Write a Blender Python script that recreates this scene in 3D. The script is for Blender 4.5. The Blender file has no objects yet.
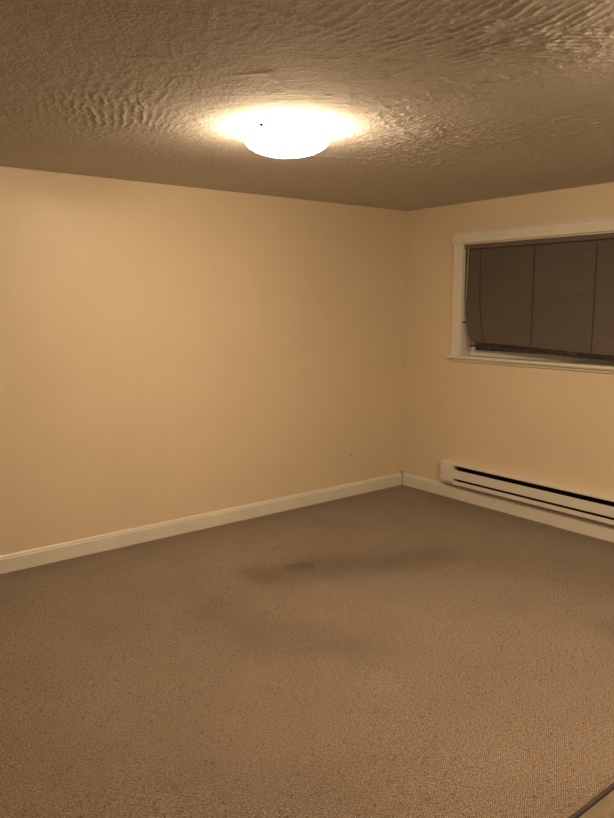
import bpy, bmesh, math, random
import numpy as np
from mathutils import Matrix, Vector

random.seed(4)
C = bpy.context.scene.collection
scene = bpy.context.scene

# ------------------------------------------------------------------ camera
CAM = (-4.350, -4.2243, 1.5552)
F_PX = 711.02
ex = Vector((0.78785, -0.09249, 0.60889))       # world axes seen from the camera (right, down, forward)
ey = Vector((-0.61587, -0.11478, 0.77945))
ez = Vector((-0.00220, -0.98908, -0.14739))
right = Vector((ex[0], ey[0], ez[0])).normalized()
fwd = Vector((ex[2], ey[2], ez[2])).normalized()
up = right.cross(fwd).normalized()
right = fwd.cross(up).normalized()
cd = bpy.data.cameras.new('camera')
cam = bpy.data.objects.new('camera', cd)
C.objects.link(cam)
m3 = Matrix((right, up, -fwd)).transposed()
cam.matrix_world = Matrix.Translation(CAM) @ m3.to_4x4()
cd.sensor_fit = 'VERTICAL'
cd.sensor_height = 24.0
cd.lens = F_PX / 818.0 * 24.0
cd.clip_start = 0.02
scene.camera = cam

# ------------------------------------------------------------------ night outside, exposure
w = bpy.data.worlds.new('night')
scene.world = w
w.use_nodes = True
w.node_tree.nodes['Background'].inputs[0].default_value = (0.010, 0.012, 0.018, 1)
w.node_tree.nodes['Background'].inputs[1].default_value = 0.25
vs = scene.view_settings
vs.view_transform = 'Standard'
vs.look = 'None'
vs.gamma = 1.0
vs.use_curve_mapping = False
vs.exposure = 0.0

LAMP_COL = (1.0, 0.735, 0.465)      # warm bulbs
LAMP_GLOW = 80.0                  # the lamp in view
KITCHEN_GLOW = 115.0                # its twin over the tiled area behind the camera

# ------------------------------------------------------------------ helpers
def new_obj(name, me, mat=None, parent=None):
    o = bpy.data.objects.new(name, me)
    C.objects.link(o)
    if mat and me is not None and not me.materials:
        me.materials.append(mat)
    if parent:
        o.parent = parent
    return o

def empty(name, loc=(0, 0, 0)):
    o = bpy.data.objects.new(name, None)
    o.empty_display_size = 0.1
    C.objects.link(o)
    o.location = loc
    return o

def tag(o, label=None, cat=None, group=None, kind=None):
    if label: o['label'] = label
    if cat: o['category'] = cat
    if group: o['group'] = group
    if kind: o['kind'] = kind
    return o

def to_mesh(bm, name, smooth=False):
    bmesh.ops.recalc_face_normals(bm, faces=bm.faces)
    me = bpy.data.meshes.new(name)
    bm.to_mesh(me); bm.free()
    if smooth:
        for p in me.polygons: p.use_smooth = True
    return me

def add_box(bm, x0, x1, y0, y1, z0, z1):
    vs_ = [bm.verts.new((x, y, z)) for x in (x0, x1) for y in (y0, y1) for z in (z0, z1)]
    for f in ((0, 1, 3, 2), (4, 6, 7, 5), (0, 4, 5, 1), (2, 3, 7, 6), (0, 2, 6, 4), (1, 5, 7, 3)):
        bm.faces.new([vs_[i] for i in f])
    return vs_

def box_mesh(name, x0, x1, y0, y1, z0, z1, bevel=0.0, seg=2):
    bm = bmesh.new()
    add_box(bm, x0, x1, y0, y1, z0, z1)
    if bevel:
        bmesh.ops.bevel(bm, geom=list(bm.edges), offset=bevel, segments=seg, affect='EDGES', profile=0.6)
    return to_mesh(bm, name)

def sweep(name, profile, a, b, axis, smooth=False):
    """closed 2-D profile [(u, v)], u = offset across, v = height, run from a to b along axis 'x' or 'y'"""
    bm = bmesh.new()
    rings = []
    for t in (a, b):
        rings.append([bm.verts.new((t, u, v) if axis == 'x' else (u, t, v)) for u, v in profile])
    n = len(profile)
    for i in range(n):
        bm.faces.new((rings[0][i], rings[0][(i + 1) % n], rings[1][(i + 1) % n], rings[1][i]))
    bm.faces.new(rings[0]); bm.faces.new(rings[1][::-1])
    return to_mesh(bm, name, smooth)

def lathe(name, prof, n=64, smooth=True):
    """profile [(r, z)] turned about z"""
    bm = bmesh.new()
    rings = []
    for r, z in prof:
        if r < 1e-6:
            rings.append([bm.verts.new((0, 0, z))])
        else:
            rings.append([bm.verts.new((r * math.cos(2 * math.pi * i / n), r * math.sin(2 * math.pi * i / n), z)) for i in range(n)])
    for r0, r1 in zip(rings, rings[1:]):
        for i in range(n):
            a, b = r0[i % len(r0)], r0[(i + 1) % len(r0)]
            c, d = r1[(i + 1) % len(r1)], r1[i % len(r1)]
            vv = []
            for q in (a, b, c, d):
                if q not in vv: vv.append(q)
            if len(vv) > 2: bm.faces.new(vv)
    return to_mesh(bm, name, smooth)

def tube(name, pts, r, n=8):
    bm = bmesh.new()
    rings = []
    for i, p in enumerate(pts):
        p = Vector(p)
        d = (Vector(pts[min(i + 1, len(pts) - 1)]) - Vector(pts[max(i - 1, 0)])).normalized()
        s = d.cross(Vector((1, 0, 0)) if abs(d.x) < .9 else Vector((0, 1, 0))).normalized()
        t = d.cross(s)
        rings.append([bm.verts.new(p + r * (math.cos(2 * math.pi * k / n) * s + math.sin(2 * math.pi * k / n) * t)) for k in range(n)])
    for a, b in zip(rings, rings[1:]):
        for k in range(n):
            bm.faces.new((a[k], a[(k + 1) % n], b[(k + 1) % n], b[k]))
    bm.faces.new(rings[0]); bm.faces.new(rings[-1])
    return to_mesh(bm, name, True)

# ------------------------------------------------------------------ materials
class NT:
    def __init__(s, name):
        s.m = bpy.data.materials.new(name); s.m.use_nodes = True
        s.t = s.m.node_tree; s.b = s.t.nodes['Principled BSDF']
    def n(s, typ, **kw):
        nd = s.t.nodes.new(typ)
        for k, v in kw.items():
            if k.startswith('i_'):
                key = k[2:]
                nd.inputs[int(key) if key.isdigit() else key.replace('_', ' ')].default_value = v
            else: setattr(nd, k, v)
        return nd
    def l(s, a, b): s.t.links.new(a, b)
    def coords(s):
        return s.n('ShaderNodeTexCoord').outputs['Object']
    def noise(s, scale, detail=3, rough=.55, co=None):
        nd = s.n('ShaderNodeTexNoise', i_Scale=scale, i_Detail=detail, i_Roughness=rough)
        s.l(co or s.coords(), nd.inputs['Vector'])
        return nd.outputs['Fac']
    def ramp(s, fac, stops):
        r = s.n('ShaderNodeValToRGB')
        while len(r.color_ramp.elements) < len(stops): r.color_ramp.elements.new(.5)
        for e, (p, c) in zip(r.color_ramp.elements, stops):
            e.position = p; e.color = (*c, 1) if len(c) == 3 else c
        s.l(fac, r.inputs['Fac'])
        return r.outputs['Color']
    def mix(s, fac, a, b, mode='MIX'):
        nd = s.n('ShaderNodeMix', data_type='RGBA', blend_type=mode)
        for sock, v in ((nd.inputs[0], fac), (nd.inputs[6], a), (nd.inputs[7], b)):
            if hasattr(v, 'is_output'): s.l(v, sock)
            else: sock.default_value = v if not isinstance(v, tuple) else ((*v, 1) if len(v) == 3 else v)
        return nd.outputs[2]
    def math(s, op, a, b=0.0):
        nd = s.n('ShaderNodeMath', operation=op)
        for sock, v in ((nd.inputs[0], a), (nd.inputs[1], b)):
            if hasattr(v, 'is_output'): s.l(v, sock)
            else: sock.default_value = v
        return nd.outputs[0]
    def bump(s, h, dist, strength=1.0):
        bp = s.n('ShaderNodeBump', i_Strength=strength, i_Distance=dist)
        s.l(h, bp.inputs['Height']); s.l(bp.outputs[0], s.b.inputs['Normal'])
    def set(s, col=None, rough=.5, spec=.5, metal=0.0):
        if col is not None:
            if hasattr(col, 'is_output'): s.l(col, s.b.inputs['Base Color'])
            else: s.b.inputs['Base Color'].default_value = (*col, 1)
        s.b.inputs['Roughness'].default_value = rough
        s.b.inputs['Specular IOR Level'].default_value = spec
        s.b.inputs['Metallic'].default_value = metal
        return s.m

def paint(name, col, var=.06, rough=.5, spec=.4, bump=.0006, bscale=120, vscale=1.6):
    k = NT(name)
    n = k.noise(vscale, 4)
    lo = tuple(c * (1 - var) for c in col); hi = tuple(min(1, c * (1 + var)) for c in col)
    c = k.ramp(n, [(.3, lo), (.7, hi)])
    k.bump(k.noise(bscale, 2), bump)
    return k.set(c, rough, spec)

WALL_COL = (0.72, 0.615, 0.45)
M_wall = paint('wall_paint', WALL_COL, .028, .42, .35, .0010, 90, 1.3)
M_trim = paint('trim_paint', (0.74, 0.705, 0.63), .05, .38, .4, .0004, 60, 5)
M_vinyl = paint('window_vinyl', (0.76, 0.745, 0.70), .02, .35, .4, .0002, 40, 3)
M_heater = paint('heater_enamel', (0.74, 0.70, 0.65), .03, .33, .5, .0002, 40, 4)
M_dark = paint('heater_inside', (0.03, 0.024, 0.02), .1, .8, .1, .0003, 80, 10)
M_slat = paint('blind_slat', (0.122, 0.099, 0.088), .06, .42, .35, .0002, 40, 3)
M_rail = paint('blind_rail', (0.036, 0.028, 0.024), .06, .4, .4, .0002, 40, 3)
M_headrail = paint('blind_headrail', (0.13, 0.105, 0.09), .06, .4, .4, .0002, 40, 3)
M_cord = paint('ladder_cord', (0.045, 0.036, 0.031), .1, .8, .1, .0003, 400, 30)
M_wand = paint('tilt_wand', (0.5, 0.46, 0.40), .02, .25, .5, .0001, 40, 3)
M_strip = paint('transition_strip', (0.055, 0.045, 0.038), .25, .42, .4, .0004, 60, 14)
M_knob = paint('knob_metal', (0.006, 0.005, 0.005), .1, .9, .05, .0001, 40, 3)
M_nail = paint('nail_hole', (0.16, 0.11, 0.07), .2, .8, .1, .0004, 200, 30)
M_gap_shade = paint('corner_gap_shade', (0.16, 0.115, 0.075), .2, .8, .1, .0006, 90, 30)  # brown colour standing in for the shade inside the baseboard corner crack
M_grout = paint('grout', (0.20, 0.165, 0.125), .15, .9, .1, .001, 80, 12)

def glass():
    k = NT('window_glass')
    k.b.inputs['Transmission Weight'].default_value = 1.0
    k.b.inputs['IOR'].default_value = 1.45
    return k.set((.9, .92, .92), .02, .5)
M_glass = glass()

def lamp_glass(name, power):
    k = NT(name)
    k.b.inputs['Emission Color'].default_value = (*LAMP_COL, 1)
    k.b.inputs['Emission Strength'].default_value = power
    return k.set((.85, .82, .76), .25, .5)
M_lamp = lamp_glass('lit_opal_glass', LAMP_GLOW)
M_lamp2 = lamp_glass('lit_opal_glass_kitchen', KITCHEN_GLOW)

def ceiling_mat():
    k = NT('textured_ceiling_paint')
    co = k.coords()
    n = k.noise(1.1, 4, co=co)
    c = k.ramp(n, [(.3, (.58, .553, .52)), (.7, (.64, .613, .577))])
    h = k.math('ADD', k.math('MULTIPLY', k.noise(70, 3, .6, co), 1.0), k.math('MULTIPLY', k.noise(190, 2, .5, co), .45))
    k.bump(h, .0028)
    return k.set(c, .85, .06)
M_ceil = ceiling_mat()

def carpet_mat():
    k = NT('looped_carpet')
    co = k.coords()
    # looped rows: staggered rows of loops, broken up by noise
    wob = k.n('ShaderNodeTexNoise', i_Scale=22.0, i_Detail=2.0)
    k.l(co, wob.inputs['Vector'])
    add = k.n('ShaderNodeVectorMath', operation='MULTIPLY_ADD')
    k.l(wob.outputs['Color'], add.inputs[0]); add.inputs[1].default_value = (.004, .004, 0); k.l(co, add.inputs[2])
    sep = k.n('ShaderNodeSeparateXYZ'); k.l(add.outputs[0], sep.inputs[0])
    X, Y = sep.outputs[0], sep.outputs[1]
    # two crossing diagonals of the loop grid (12 mm x 8 mm)
    px, py = 2 * math.pi / .0125, 2 * math.pi / .0081
    a = k.math('SINE', k.math('SUBTRACT', k.math('MULTIPLY', X, px), k.math('MULTIPLY', Y, py)))
    b = k.math('SINE', k.math('ADD', k.math('MULTIPLY', X, px), k.math('MULTIPLY', Y, py)))
    loops = k.math('ADD', k.math('MULTIPLY', a, .34), k.math('MULTIPLY', b, .16))
    vor = k.n('ShaderNodeTexVoronoi', i_Scale=120.0); k.l(co, vor.inputs['Vector'])
    fine = k.noise(210, 3, .7, co)
    h = k.math('ADD', k.math('ADD', loops, k.math('MULTIPLY', fine, 1.1)), k.math('MULTIPLY', vor.outputs['Distance'], -.5))
    k.bump(h, .0042, .9)
    yarn = k.ramp(k.noise(170, 3, .75, co), [(.30, (.102, .075, .052)), (.46, (.285, .222, .162)), (.60, (.36, .283, .211)), (.75, (.50, .395, .30))])
    mid = k.ramp(k.noise(115, 2, .8, co), [(.32, (.50, .49, .47)), (.50, (1.0, 1.0, 1.0)), (.70, (1.36, 1.36, 1.35))])
    big = k.ramp(k.noise(2.2, 5, .6, co), [(.3, (.88, .875, .86)), (.7, (1.06, 1.06, 1.06))])
    rowc = k.ramp(k.math('ADD', k.math('MULTIPLY', loops, .9), .5), [(.1, (.60, .59, .57)), (.9, (1.32, 1.32, 1.31))])
    # sparse dark flecks
    fl = k.n('ShaderNodeTexVoronoi', i_Scale=30.0); k.l(co, fl.inputs['Vector'])
    fleck = k.ramp(fl.outputs['Distance'], [(.10, (.50, .47, .43)), (.22, (1, 1, 1))])
    c = k.mix(1.0, yarn, mid, 'MULTIPLY'); c = k.mix(1.0, c, big, 'MULTIPLY')
    c = k.mix(1.0, c, rowc, 'MULTIPLY'); c = k.mix(.8, c, fleck, 'MULTIPLY')
    at = k.n('ShaderNodeAttribute', attribute_name='stain_and_edge_bands')
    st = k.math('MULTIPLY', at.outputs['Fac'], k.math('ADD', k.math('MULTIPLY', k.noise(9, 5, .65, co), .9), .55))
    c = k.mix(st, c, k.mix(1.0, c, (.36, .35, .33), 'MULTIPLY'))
    k.b.inputs['Sheen Weight'].default_value = .15
    k.b.inputs['Sheen Roughness'].default_value = .5
    return k.set(c, .92, .12)
M_carpet = carpet_mat()

def tile_mat():
    k = NT('brown_stone_tile')
    oi = k.n('ShaderNodeObjectInfo')
    co = k.n('ShaderNodeVectorMath', operation='MULTIPLY_ADD')
    k.l(oi.outputs['Random'], co.inputs[0]); co.inputs[1].default_value = (40, 27, 5); k.l(k.coords(), co.inputs[2])
    n = k.n('ShaderNodeTexNoise', i_Scale=5.0, i_Detail=7.0, i_Roughness=.62, i_Distortion=.5)
    k.l(co.outputs[0], n.inputs['Vector'])
    c = k.ramp(n.outputs['Fac'], [(.30, (.10, .074, .05)), (.46, (.18, .138, .096)), (.54, (.235, .188, .134)), (.60, (.185, .142, .10)), (.72, (.24, .19, .135))])
    k.bump(k.noise(30, 4), .0012)
    return k.set(c, .34, .45)
M_tile = tile_mat()

# ------------------------------------------------------------------ the room shell
H = 2.3
XW, YW = -6.4, -6.6          # the two walls behind the camera
T = 0.16                     # wall thickness
CARPET_Y = -3.168            # carpet stops here, tiles go on behind

tag(new_obj('wall_left', box_mesh('wall_left', XW - T, T, 0, T, -.1, H + .05), M_wall),
    'long cream painted wall with a white baseboard, on the left', 'wall', kind='structure')
# wall with the window opening: pieces share one mesh
WY0, WY1, WZ0, WZ1 = -0.605, -2.375, 1.125, 2.000
bm = bmesh.new()
ys = [YW, WY1, WY0, 0.0]; zs = [-.1, WZ0, WZ1, H + .05]
def grid_wall(bm, x, skip):
    vv = {(i, j): bm.verts.new((x, y, z)) for i, y in enumerate(ys) for j, z in enumerate(zs)}
    for i in range(3):
        for j in range(3):
            if (i, j) != skip: bm.faces.new((vv[i, j], vv[i + 1, j], vv[i + 1, j + 1], vv[i, j + 1]))
    return vv
va = grid_wall(bm, 0.0, (1, 1)); vb = grid_wall(bm, T, (1, 1))
loop = [(1, 1), (2, 1), (2, 2), (1, 2)]
for p, q in zip(loop, loop[1:] + loop[:1]): bm.faces.new((va[p], va[q], vb[q], vb[p]))
outer = [(0, 0), (1, 0), (2, 0), (3, 0), (3, 1), (3, 2), (3, 3), (2, 3), (1, 3), (0, 3), (0, 2), (0, 1)]
for p, q in zip(outer, outer[1:] + outer[:1]): bm.faces.new((va[p], va[q], vb[q], vb[p]))
tag(new_obj('wall_right', to_mesh(bm, 'wall_right'), M_wall),
    'cream painted wall with the window and the heater, on the right', 'wall', kind='structure')
tag(new_obj('wall_rear', box_mesh('wall_rear', XW - T, T, YW - T, YW, -.1, H + .05), M_wall),
    'cream painted wall behind the camera', 'wall', kind='structure')
tag(new_obj('wall_side', box_mesh('wall_side', XW - T, XW, YW, 0, -.1, H + .05), M_wall),
    'cream painted wall on the far left side, out of view', 'wall', kind='structure')

# ------------------------------------------------------------------ ceiling with trowelled relief
rng = np.random.default_rng(11)
def vnoise(x, y, scale, seed):
    r = np.random.default_rng(seed).random((257, 257)).astype(np.float32)
    r[256] = r[0]; r[:, 256] = r[:, 0]
    u = (x * scale) % 256; v = (y * scale) % 256
    i = np.floor(u).astype(int) % 256; j = np.floor(v).astype(int) % 256
    fu = u - np.floor(u); fv = v - np.floor(v)
    fu = fu * fu * (3 - 2 * fu); fv = fv * fv * (3 - 2 * fv)
    return (r[i, j] * (1 - fu) + r[i + 1, j] * fu) * (1 - fv) + (r[i, j + 1] * (1 - fu) + r[i + 1, j + 1] * fu) * fv

gx = np.concatenate([np.arange(XW, -4.6, .03), np.arange(-4.6, 0.0001, .0060)]); gx[-1] = 0.0
gy = np.concatenate([np.arange(YW, -3.9, .03), np.arange(-3.9, 0.0001, .0060)]); gy[-1] = 0.0
GX, GY = np.meshgrid(gx, gy, indexing='ij')
hgt = np.zeros_like(GX)
hgt += .0009 * (vnoise(GX, GY, 38, 1) - .5) + .0006 * (vnoise(GX, GY, 75, 2) - .5) + .001 * (vnoise(GX, GY, 1.3, 3) - .5)
w1 = vnoise(GX, GY, 9, 4) - .5; w2 = vnoise(GX, GY, 24, 5) - .5; brk = .6 * vnoise(GX, GY, 22, 6) + .4 * vnoise(GX, GY, 45, 7)
RT = np.array([.788, -.616]); FW = np.array([.616, .788])       # across / away from where one enters
def comb(cx, cy, ang, R, la, lc, lam, amp, wob=1.0):
    """a fan of combed ridges: ang = direction across the ridges (0 = away from the entrance), R = bend radius, la / lc = half length along / across"""
    global hgt
    nrm = FW * math.cos(ang) + RT * math.sin(ang); tan = np.array([-nrm[1], nrm[0]])
    dx, dy = GX - cx, GY - cy
    a = dx * tan[0] + dy * tan[1]; c = dx * nrm[0] + dy * nrm[1]
    cc = c + a * a / (2 * R)
    ph = 2 * np.pi * (cc + .022 * wob * w1 + .010 * wob * w2) / lam
    mask = np.exp(-((a / la) ** 4 + (cc / lc) ** 4)) * np.clip(brk * 2.6 - .65, 0, 1)
    hgt -= .55 * amp * mask * (1 - np.abs(np.sin(ph / 2))) ** 1.6
# fans that show in the view
comb(-2.36, -2.98, .05, 1.2, .42, .17, .027, .0075, .6)
comb(-2.62, -2.86, .9, .7, .28, .22, .036, .0060, 1.2)
comb(-2.95, -2.74, 1.0, .6, .30, .20, .040, .0026, 1.3)
comb(-3.13, -1.42, 1.30, 4.0, .26, .26, .034, .0042, 1.5)
comb(-3.22, -1.75, 1.15, 2.0, .22, .22, .045, .0020, 1.2)
comb(-1.98, -1.92, .8, .5, .24, .22, .026, .0065, 1.5)
comb(-1.72, -1.84, 1.0, .6, .28, .22, .028, .0065, 1.5)
comb(-2.02, -1.62, .5, .5, .20, .16, .026, .0045, 1.5)
comb(-2.72, -2.06, .2, .4, .12, .10, .030, .0034, 1.4)
comb(-1.50, -1.98, .9, .7, .28, .22, .028, .0055, 1.5)
comb(-1.85, -2.18, .7, .7, .24, .18, .030, .0040, 1.5)
comb(-1.15, -1.75, .4, .8, .34, .20, .032, .0028, 1.3)
comb(-1.35, -2.25, -.3, .9, .34, .22, .034, .0030, 1.3)
comb(-2.75, -1.35, .6, .5, .20, .16, .028, .0028, 1.6)
for i in range(70):
    comb(rng.uniform(-4.6, -.2), rng.uniform(-3.9, -.35), rng.uniform(-1.6, 1.6), rng.uniform(.35, 1.2) * rng.choice([-1, 1]),
         rng.uniform(.14, .32), rng.uniform(.10, .22), rng.uniform(.024, .045), rng.uniform(.0005, .0014), 1.2)
stip = vnoise(GX, GY, 34, 41) * .65 + vnoise(GX, GY, 62, 42) * .35
side = np.clip((GX * RT[0] + GY * RT[1] + 1.0) / .5, 0, 1) * .85 + .15      # the plaster is rougher towards the window side
hgt -= .0045 * side * np.clip((stip - .60) / .4, 0, 1) * np.clip(vnoise(GX, GY, 2.6, 43) * 1.8 - .25, 0, 1)      # sparse plaster specks
def ridge(p, q, wdt, amp):
    global hgt
    p, q = np.array(p), np.array(q); d = q - p; L = np.hypot(*d); d = d / L
    a = (GX - p[0]) * d[0] + (GY - p[1]) * d[1]; c = (GX - p[0]) * -d[1] + (GY - p[1]) * d[0]
    hgt -= amp * np.exp(-(c / wdt) ** 2) * (1 / (1 + np.exp(-a / .02))) * (1 / (1 + np.exp((a - L) / .02))) * np.clip(brk * 1.6 + .1, 0, 1)
ridge((-3.272, -2.614), (-2.978, -2.62), .007, .0015)      # taped joint
ridge((-2.99, -2.14), (-2.94, -2.21), .018, .003)          # smear of plaster beside the lamp
ridge((-2.94, -2.21), (-2.80, -2.11), .016, .003)
ridge((-1.95, -1.28), (-1.40, -1.50), .014, .002)
nx, ny = GX.shape
co = np.stack([GX, GY, H + np.clip(hgt, -.009, .004)], -1).reshape(-1, 3).astype(np.float32)
idx = np.arange(nx * ny).reshape(nx, ny)
quads = np.stack([idx[:-1, :-1], idx[:-1, 1:], idx[1:, 1:], idx[1:, :-1]], -1).reshape(-1, 4)
me = bpy.data.meshes.new('ceiling')
me.vertices.add(len(co)); me.vertices.foreach_set('co', co.ravel())
me.loops.add(quads.size); me.loops.foreach_set('vertex_index', quads.ravel().astype(np.int32))
me.polygons.add(len(quads))
me.polygons.foreach_set('loop_start', (np.arange(len(quads)) * 4).astype(np.int32))
me.polygons.foreach_set('use_smooth', np.ones(len(quads), bool))
me.update(calc_edges=True); me.validate()
ceil_o = tag(new_obj('ceiling', me, M_ceil), 'low plaster ceiling with combed swirl texture', 'ceiling', kind='structure')
new_obj('ceiling_board', box_mesh('ceiling_board', XW - T, T, YW - T, T, H + .012, H + .12), M_ceil, ceil_o)

# ------------------------------------------------------------------ floor: slab, carpet, tiles
floor = tag(new_obj('floor', box_mesh('floor', XW - T, T, YW - T, T, -.12, -.012), M_grout),
            'floor slab under the beige carpet and the brown tiles', 'floor', kind='structure')
cxs = np.linspace(XW, 0, 321); cys = np.linspace(CARPET_Y, 0, 161)
AX, AY = np.meshgrid(cxs, cys, indexing='ij')
def seg_mask(p, q, wdt, s):
    p, q = np.array(p), np.array(q); d = q - p; L2 = d @ d
    t = np.clip(((AX - p[0]) * d[0] + (AY - p[1]) * d[1]) / L2, 0, 1)
    dist = np.hypot(AX - p[0] - t * d[0], AY - p[1] - t * d[1]) + .10 * (vnoise(AX, AY, 6, 21) - .5)
    return s * np.exp(-(np.clip(dist, 0, None) / wdt) ** 2)
st = np.zeros_like(AX)
for p, q, wd, s in (((-2.15, -.97), (-1.80, -1.05), .13, .5), ((-1.93, -.98), (-1.86, -1.01), .05, .8),
                    ((-1.75, -1.06), (-1.12, -1.38), .22, .60), ((-1.95, -1.08), (-1.55, -1.20), .16, .45),
                    ((-2.60, -1.25), (-2.42, -1.75), .24, .34), ((-2.42, -1.6), (-2.32, -2.02), .17, .32),
                    ((-2.9, -1.05), (-2.4, -1.15), .3, .12), ((-1.15, -1.33), (-.65, -2.2), .25, .20),
                    ((-1.2, -2.55), (-1.05, -2.6), .10, .22), ((-3.3, -.06), (-.5, -.06), .10, .25), ((-.06, -.3), (-.06, -2.3), .12, .25)):  # last two entries darken the carpet in bands along both walls
    st = np.maximum(st, seg_mask(p, q, wd, s))
st = np.clip(st * 1.05, 0, 1)
cz = .0035 * (vnoise(AX, AY, 5, 31) - .5)
co = np.stack([AX, AY, np.minimum(cz, .0)], -1).reshape(-1, 3)
nx, ny = AX.shape
idx = np.arange(nx * ny).reshape(nx, ny)
quads = np.stack([idx[:-1, :-1], idx[1:, :-1], idx[1:, 1:], idx[:-1, 1:]], -1).reshape(-1, 4)
me = bpy.data.meshes.new('carpet')
me.from_pydata(co.tolist(), [], quads.tolist())
for p in me.polygons: p.use_smooth = True
at = me.attributes.new('stain_and_edge_bands', 'FLOAT', 'POINT'); at.data.foreach_set('value', st.ravel().astype(np.float32))
tag(new_obj('carpet', me, M_carpet, floor), 'beige looped carpet with darker worn stains', kind='stuff')

# stone tiles laid square to the walls beyond the carpet edge
TS, G = .33, .005
tme = box_mesh('tile', 0, TS - G, -(TS - G), 0, -.0115, -.003, .0015, 1)
tme.materials.append(M_tile)
ty = CARPET_Y - .0155
i = 0
y = ty
while y - TS > YW:
    x = -.24 - TS + .33
    while x > XW:
        t = bpy.data.objects.new('tile', tme); C.objects.link(t); t.parent = floor
        t.location = (x, y, random.uniform(-.0006, .0004))
        x -= TS
    y -= TS
# dark transition strip
prof = [(CARPET_Y - .0150, -.0115), (CARPET_Y - .0150, -.001), (CARPET_Y - .012, .0025), (CARPET_Y - .007, .0040),
        (CARPET_Y - .002, .0030), (CARPET_Y + .001, .0005), (CARPET_Y + .001, -.0115)]
tag(new_obj('trim_1', sweep('trim_1', prof, XW, -.002, 'x'), M_strip),
    'dark brown transition strip between the carpet and the tiles', 'trim', kind='structure')

# ------------------------------------------------------------------ baseboards
BB, BT = .106, .015
def bb_profile(sign):
    return [(0, -.010), (sign * BT, -.010), (sign * BT, BB - .022), (sign * (BT - .003), BB - .018), (sign * (BT - .004), BB - .008), (sign * (BT - .009), BB - .001), (0, BB)]
tag(new_obj('baseboard_left', sweep('baseboard_left', bb_profile(-1), XW, -.0235, 'x'), M_trim),
    'white painted baseboard along the left wall', 'baseboard', kind='structure')
tag(new_obj('baseboard_right', sweep('baseboard_right', bb_profile(-1), YW, -.001, 'y'), M_trim),
    'white painted baseboard under the heater', 'baseboard', kind='structure')

tag(new_obj('trim_2', box_mesh('trim_2', -.0230, -.0160, -.0130, -.0005, -.008, .116), M_gap_shade),
    'dark strip painted as the shaded crack where the two baseboards meet in the corner', 'trim', kind='structure')

# ------------------------------------------------------------------ window
win = tag(empty('window_1', (0, (WY0 + WY1) / 2, WZ0)), 'wide white trimmed basement window high on the right wall', 'window', kind='structure')
def wpart(name, me, mat, parent=None):
    o = new_obj(name, me, mat, parent or win)
    if parent is None: o.matrix_parent_inverse = Matrix.Translation(-win.location)
    return o
# casing: sides, head board with a small cap, stool and apron
for nm, a, b in (('side_casing', WY0, WY0 + .092), ('side_casing', WY1 - .092, WY1)):
    wpart(nm, box_mesh(nm, -.018, 0, a, b, WZ0 + .022, WZ1 + .001, .004), M_trim)
wpart('head_casing', box_mesh('head_casing', -.026, 0, WY1 - .105, WY0 + .103, WZ1, WZ1 + .074, .004), M_trim)
wpart('head_cap', box_mesh('head_cap', -.034, 0, WY1 - .112, WY0 + .110, WZ1 + .074, WZ1 + .086, .004), M_trim)
bm = bmesh.new()                                   # the stool: a nosing in front of the wall and a tongue into the opening
pts = [(-.042, WY0 + .112), (-.042, WY1 - .112), (-.0005, WY1 - .112), (-.0005, WY1 + .0005), (.104, WY1 + .0005), (.104, WY0 - .0005), (-.0005, WY0 - .0005), (-.0005, WY0 + .112)]
lo = [bm.verts.new((x, y, WZ0 + .0005)) for x, y in pts]; hi = [bm.verts.new((x, y, WZ0 + .023)) for x, y in pts]
bm.faces.new(lo); bm.faces.new(hi)
for i in range(len(pts)): bm.faces.new((lo[i], lo[(i + 1) % 8], hi[(i + 1) % 8], hi[i]))
bmesh.ops.bevel(bm, geom=[e for e in bm.edges if all(v.co.x < -.03 for v in e.verts)], offset=.006, segments=3, affect='EDGES')
wpart('stool', to_mesh(bm, 'stool'), M_trim)
wpart('apron', box_mesh('apron', -.016, 0, WY1 - .085, WY0 + .085, WZ0 - .020, WZ0 + .0005, .003), M_trim)
# jamb lining of the opening
for a, b in ((WY0 - .006, WY0 - .0005), (WY1 + .0005, WY1 + .006)):
    wpart('jamb', box_mesh('jamb', -.001, .150, a, b, WZ0 + .023, WZ1 - .0005), M_trim)
wpart('head_jamb', box_mesh('head_jamb', -.001, .150, WY1 + .010, WY0 - .010, WZ1 - .010, WZ1 - .0005), M_trim)
# vinyl sash with two panes
ym = (WY0 + WY1) / 2
fr = []
for (y0, y1) in ((WY1 + .010, ym), (ym, WY0 - .010)):
    s = bmesh.new(); fw_ = .042
    z0, z1 = WZ0 + .0235, WZ1 - .0105
    add_box(s, .105, .148, y0, y1, z0, z0 + fw_); add_box(s, .105, .148, y0, y1, z1 - fw_, z1)
    add_box(s, .105, .148, y0, y0 + fw_, z0 + fw_, z1 - fw_); add_box(s, .105, .148, y1 - fw_, y1, z0 + fw_, z1 - fw_)
    so = wpart('sash', to_mesh(s, 'sash'), M_vinyl)
    new_obj('pane', box_mesh('pane', .124, .130, y0 + fw_, y1 - fw_, z0 + fw_, z1 - fw_), M_glass, so)

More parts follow.
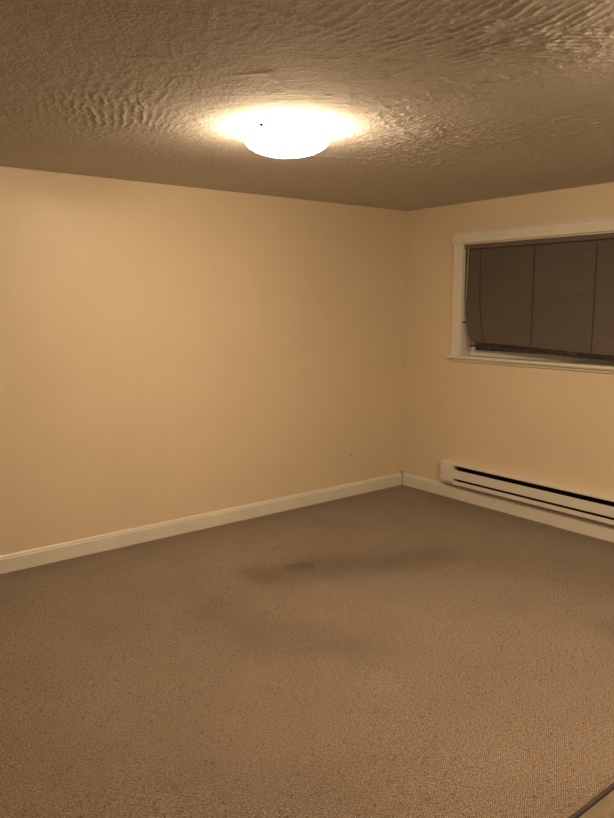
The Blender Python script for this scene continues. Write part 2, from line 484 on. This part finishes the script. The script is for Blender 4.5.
# ------------------------------------------------------------------ venetian blind, hung inside the opening
BX = .010
BY0, BY1 = WY0 - .0075, WY1 + .0075
blind = tag(empty('venetian_blind', (BX, (BY0 + BY1) / 2, 1.95)), 'closed brown mini blind hanging crooked in the window', 'blind')
def bpart(name, me, mat):
    o = new_obj(name, me, mat, blind); o.matrix_parent_inverse = Matrix.Translation(-blind.location)
    return o
bpart('head_rail', box_mesh('head_rail', BX - .016, BX + .012, BY1, BY0, 1.955, 1.988, .002, 1), M_headrail)
Z_TOP = 1.948
N = 40
def shape(t, y):
    """t 0 (top) .. 1 (bottom rail); y position along; returns (y, z) of the hanging blind"""
    s = (BY0 - y)                                        # distance from the left end
    lift = .056 * math.exp(-(s / 1.05) ** 2)             # lower left corner is caught higher up
    z = Z_TOP - t * (Z_TOP - 1.204 - lift)
    yy = y - (.020 * t ** 1.5 + .052 * t ** 5) * math.exp(-(s / .35) ** 2)
    return yy, z
ny_s = 15
ysl = [BY0 - .002 - (BY0 - BY1 - .004) * (k / (ny_s - 1)) ** 1.35 for k in range(ny_s)]
wd, th = .0125, .0008
for i in range(N):
    t = (i + .5) / N * .998
    bm = bmesh.new(); rows = []
    tilt = math.radians(72 + random.uniform(-2.2, 2.2))
    jx = random.uniform(-.0007, .0007)
    for y in ysl:
        yy, z = shape(t, y)
        ring = []
        for side in (0, 1):
            us = (-1, -.35, .35, 1) if side == 0 else (1, .35, -.35, -1)
            for u in us:
                cr = .0016 * (1 - u * u) + (th if side == 0 else 0)   # crowned slat
                ax = u * wd
                ring.append(bm.verts.new((BX + jx + ax * math.cos(tilt) - cr * math.sin(tilt), yy, z + ax * math.sin(tilt) * 1.0 + cr * math.cos(tilt))))
        rows.append(ring)
    for a, b in zip(rows, rows[1:]):
        for q in range(8): bm.faces.new((a[q], a[(q + 1) % 8], b[(q + 1) % 8], b[q]))
    bm.faces.new(rows[0]); bm.faces.new(rows[-1])
    bpart('slat', to_mesh(bm, 'slat', False), M_slat)
# bottom rail (follows the crooked bottom)
bm = bmesh.new(); rows = []
for y in ysl:
    yy, z = shape(1.0, y)
    rows.append([bm.verts.new((BX + dx, yy, z + dz)) for dx, dz in ((-.012, -.0385), (-.012, -.026), (-.009, -.0235), (.009, -.0235), (.012, -.026), (.012, -.0385))])
for a, b in zip(rows, rows[1:]):
    for q in range(6): bm.faces.new((a[q], a[(q + 1) % 6], b[(q + 1) % 6], b[q]))
bm.faces.new(rows[0]); bm.faces.new(rows[-1])
bpart('bottom_rail', to_mesh(bm, 'bottom_rail'), M_rail)
for k in range(4):                                     # spare slats lying flat on the rail
    bm = bmesh.new(); rows = []
    for y in ysl:
        yy, z = shape(1.0, y)
        z -= .0185 - k * .0058
        rows.append([bm.verts.new((BX + dx, yy, z + dz)) for dx, dz in ((-.0125, -.0008), (-.0125, .0004), (0, .0024), (.0125, .0004), (.0125, -.0008), (0, .0012))])
    for a, b in zip(rows, rows[1:]):
        for q in range(6): bm.faces.new((a[q], a[(q + 1) % 6], b[(q + 1) % 6], b[q]))
    bm.faces.new(rows[0]); bm.faces.new(rows[-1])
    bpart('slat', to_mesh(bm, 'slat'), M_slat)
for s in (.147, .612, 1.077, 1.542):
    pts = []
    for k in range(12):
        yy, z = shape(k / 11, BY0 - s); pts.append((BX - .0105, yy, z + .003))
    bpart('ladder_cord', tube('ladder_cord', pts, .0016, 6), M_cord)
bpart('tilt_wand', tube('tilt_wand', [(BX - .020, BY0 - .042, 1.960), (BX - .024, BY0 - .040, 1.80), (BX - .022, BY0 - .034, 1.565)], .0026, 8), M_wand)
bpart('hold_down_clip', box_mesh('hold_down_clip', BX - .014, BX + .004, WY0 - .024, WY0 - .0065, 1.402, 1.412, .001, 1), M_rail)

# ------------------------------------------------------------------ electric baseboard heater
HY0, HY1, HF = -.478, -2.33, -.062
heater = tag(empty('baseboard_heater', (0, (HY0 + HY1) / 2, .12)), 'white electric baseboard heater with dark slots mounted above the baseboard', 'heater')
def hpart(name, me, mat, parent=heater):
    o = new_obj(name, me, mat, parent)
    if parent is heater: o.matrix_parent_inverse = Matrix.Translation(-heater.location)
    return o
hpart('back_plate', box_mesh('back_plate', -.006, -.0005, HY1 + .002, HY0 - .002, .126, .302), M_heater)
hpart('liner', box_mesh('liner', -.0085, -.0062, HY1 + .130, HY0 - .130, .130, .297), M_dark)
for a, b in ((HY0 - .134, HY0), (HY1, HY1 + .134)):
    bm = bmesh.new()
    prof = [(-.0065, .128), (HF + .010, .128), (HF, .150), (HF, .296), (HF + .006, .303), (-.0065, .303)]
    r0 = [bm.verts.new((x, a, z)) for x, z in prof]; r1 = [bm.verts.new((x, b, z)) for x, z in prof]
    for i in range(6): bm.faces.new((r0[i], r0[(i + 1) % 6], r1[(i + 1) % 6], r1[i]))
    bm.faces.new(r0); bm.faces.new(r1)
    bmesh.ops.bevel(bm, geom=list(bm.edges), offset=.002, segments=1, affect='EDGES')
    hpart('end_cap', to_mesh(bm, 'end_cap'), M_heater)
ia, ib = HY1 + .1345, HY0 - .1345
hpart('top_rail', sweep('top_rail', [(-.0065, .303), (HF + .006, .303), (HF, .297), (HF, .284), (HF + .002, .284), (HF + .002, .296), (HF + .007, .3005), (-.0065, .3005)], ia, ib, 'y'), M_heater)
hpart('front_panel', sweep('front_panel', [(HF, .180), (HF, .248), (HF + .002, .250), (HF + .003, .250), (HF + .002, .247), (HF + .002, .182), (HF + .012, .182), (HF + .012, .180)], ia, ib, 'y'), M_heater)
hpart('bottom_rail', sweep('bottom_rail', [(-.0065, .127), (HF + .006, .127), (HF, .133), (HF, .163), (HF + .002, .163), (HF + .002, .134), (HF + .007, .129), (-.0065, .129)], ia, ib, 'y'), M_heater)
el = hpart('heating_element', tube('heating_element', [(-.030, ia, .205), (-.030, ib, .205)], .008, 10), M_dark)
bm = bmesh.new()
y = ia + .02
while y < ib - .02:
    add_box(bm, -.050, -.012, y, y + .0015, .175, .235); y += .012
fin = new_obj('fins', to_mesh(bm, 'fins'), M_dark, heater); fin.matrix_parent_inverse = Matrix.Translation(-heater.location); fin['kind'] = 'stuff'

# ------------------------------------------------------------------ ceiling lights
def ceiling_light(loc, mat, label, knobs):
    root = tag(empty('ceiling_light', loc), label, 'light', 'opal dome ceiling lights')
    new_obj('base_pan', lathe('base_pan', [(0, -.002), (.176, -.002), (.180, -.006), (.180, -.020), (.174, -.024), (0, -.024)], 64), M_vinyl, root)
    prof = [(.1815, -.004), (.188, -.005), (.1925, -.014), (.1935, -.030)]
    for k in range(1, 15):
        a = k / 14 * math.pi / 2
        prof.append((.1925 * math.cos(a) ** .85 if k < 14 else 0.0, -.030 - .082 * math.sin(a)))
    new_obj('glass_dome', lathe('glass_dome', prof, 72), mat, root)
    for ang in knobs:
        k = new_obj('thumb_screw', lathe('thumb_screw', [(0, 0), (.003, 0), (.003, .007), (.008, .007), (.008, .015), (.006, .017), (0, .017)], 14), M_knob, root)
        k.rotation_euler = (0, math.pi / 2, ang)
        k.location = (.189 * math.cos(ang), .189 * math.sin(ang), -.024)
    return root
LX, LY = -2.444, -1.649
a0 = math.radians(202)
ceiling_light((LX, LY, H - .003), M_lamp, 'lit white dome light glowing on the ceiling in front of the left wall', [a0, math.radians(83), math.radians(355)])
ceiling_light((-2.05, -3.66, H - .003), M_lamp2, 'lit white dome light over the tiled floor, outside the view', [a0, a0 + 2.094, a0 + 4.189])

# ------------------------------------------------------------------ small marks on the walls
def nail(name, loc, axis, label):
    bm = bmesh.new()
    bmesh.ops.create_uvsphere(bm, u_segments=10, v_segments=6, radius=1)
    me = to_mesh(bm, name, True)
    o = new_obj(name, me, M_nail)
    o.location = loc
    o.scale = (.010, .0022, .0035) if axis == 'y' else (.002, .004, .0035)
    tag(o, label, 'nail')
nail('picture_nail', (-.599, -.001, .338), 'y', 'small dark nail in the left wall low beside the corner')
nail('picture_nail', (-.001, -1.097, 1.050), 'x', 'tiny dark nail in the right wall under the window')
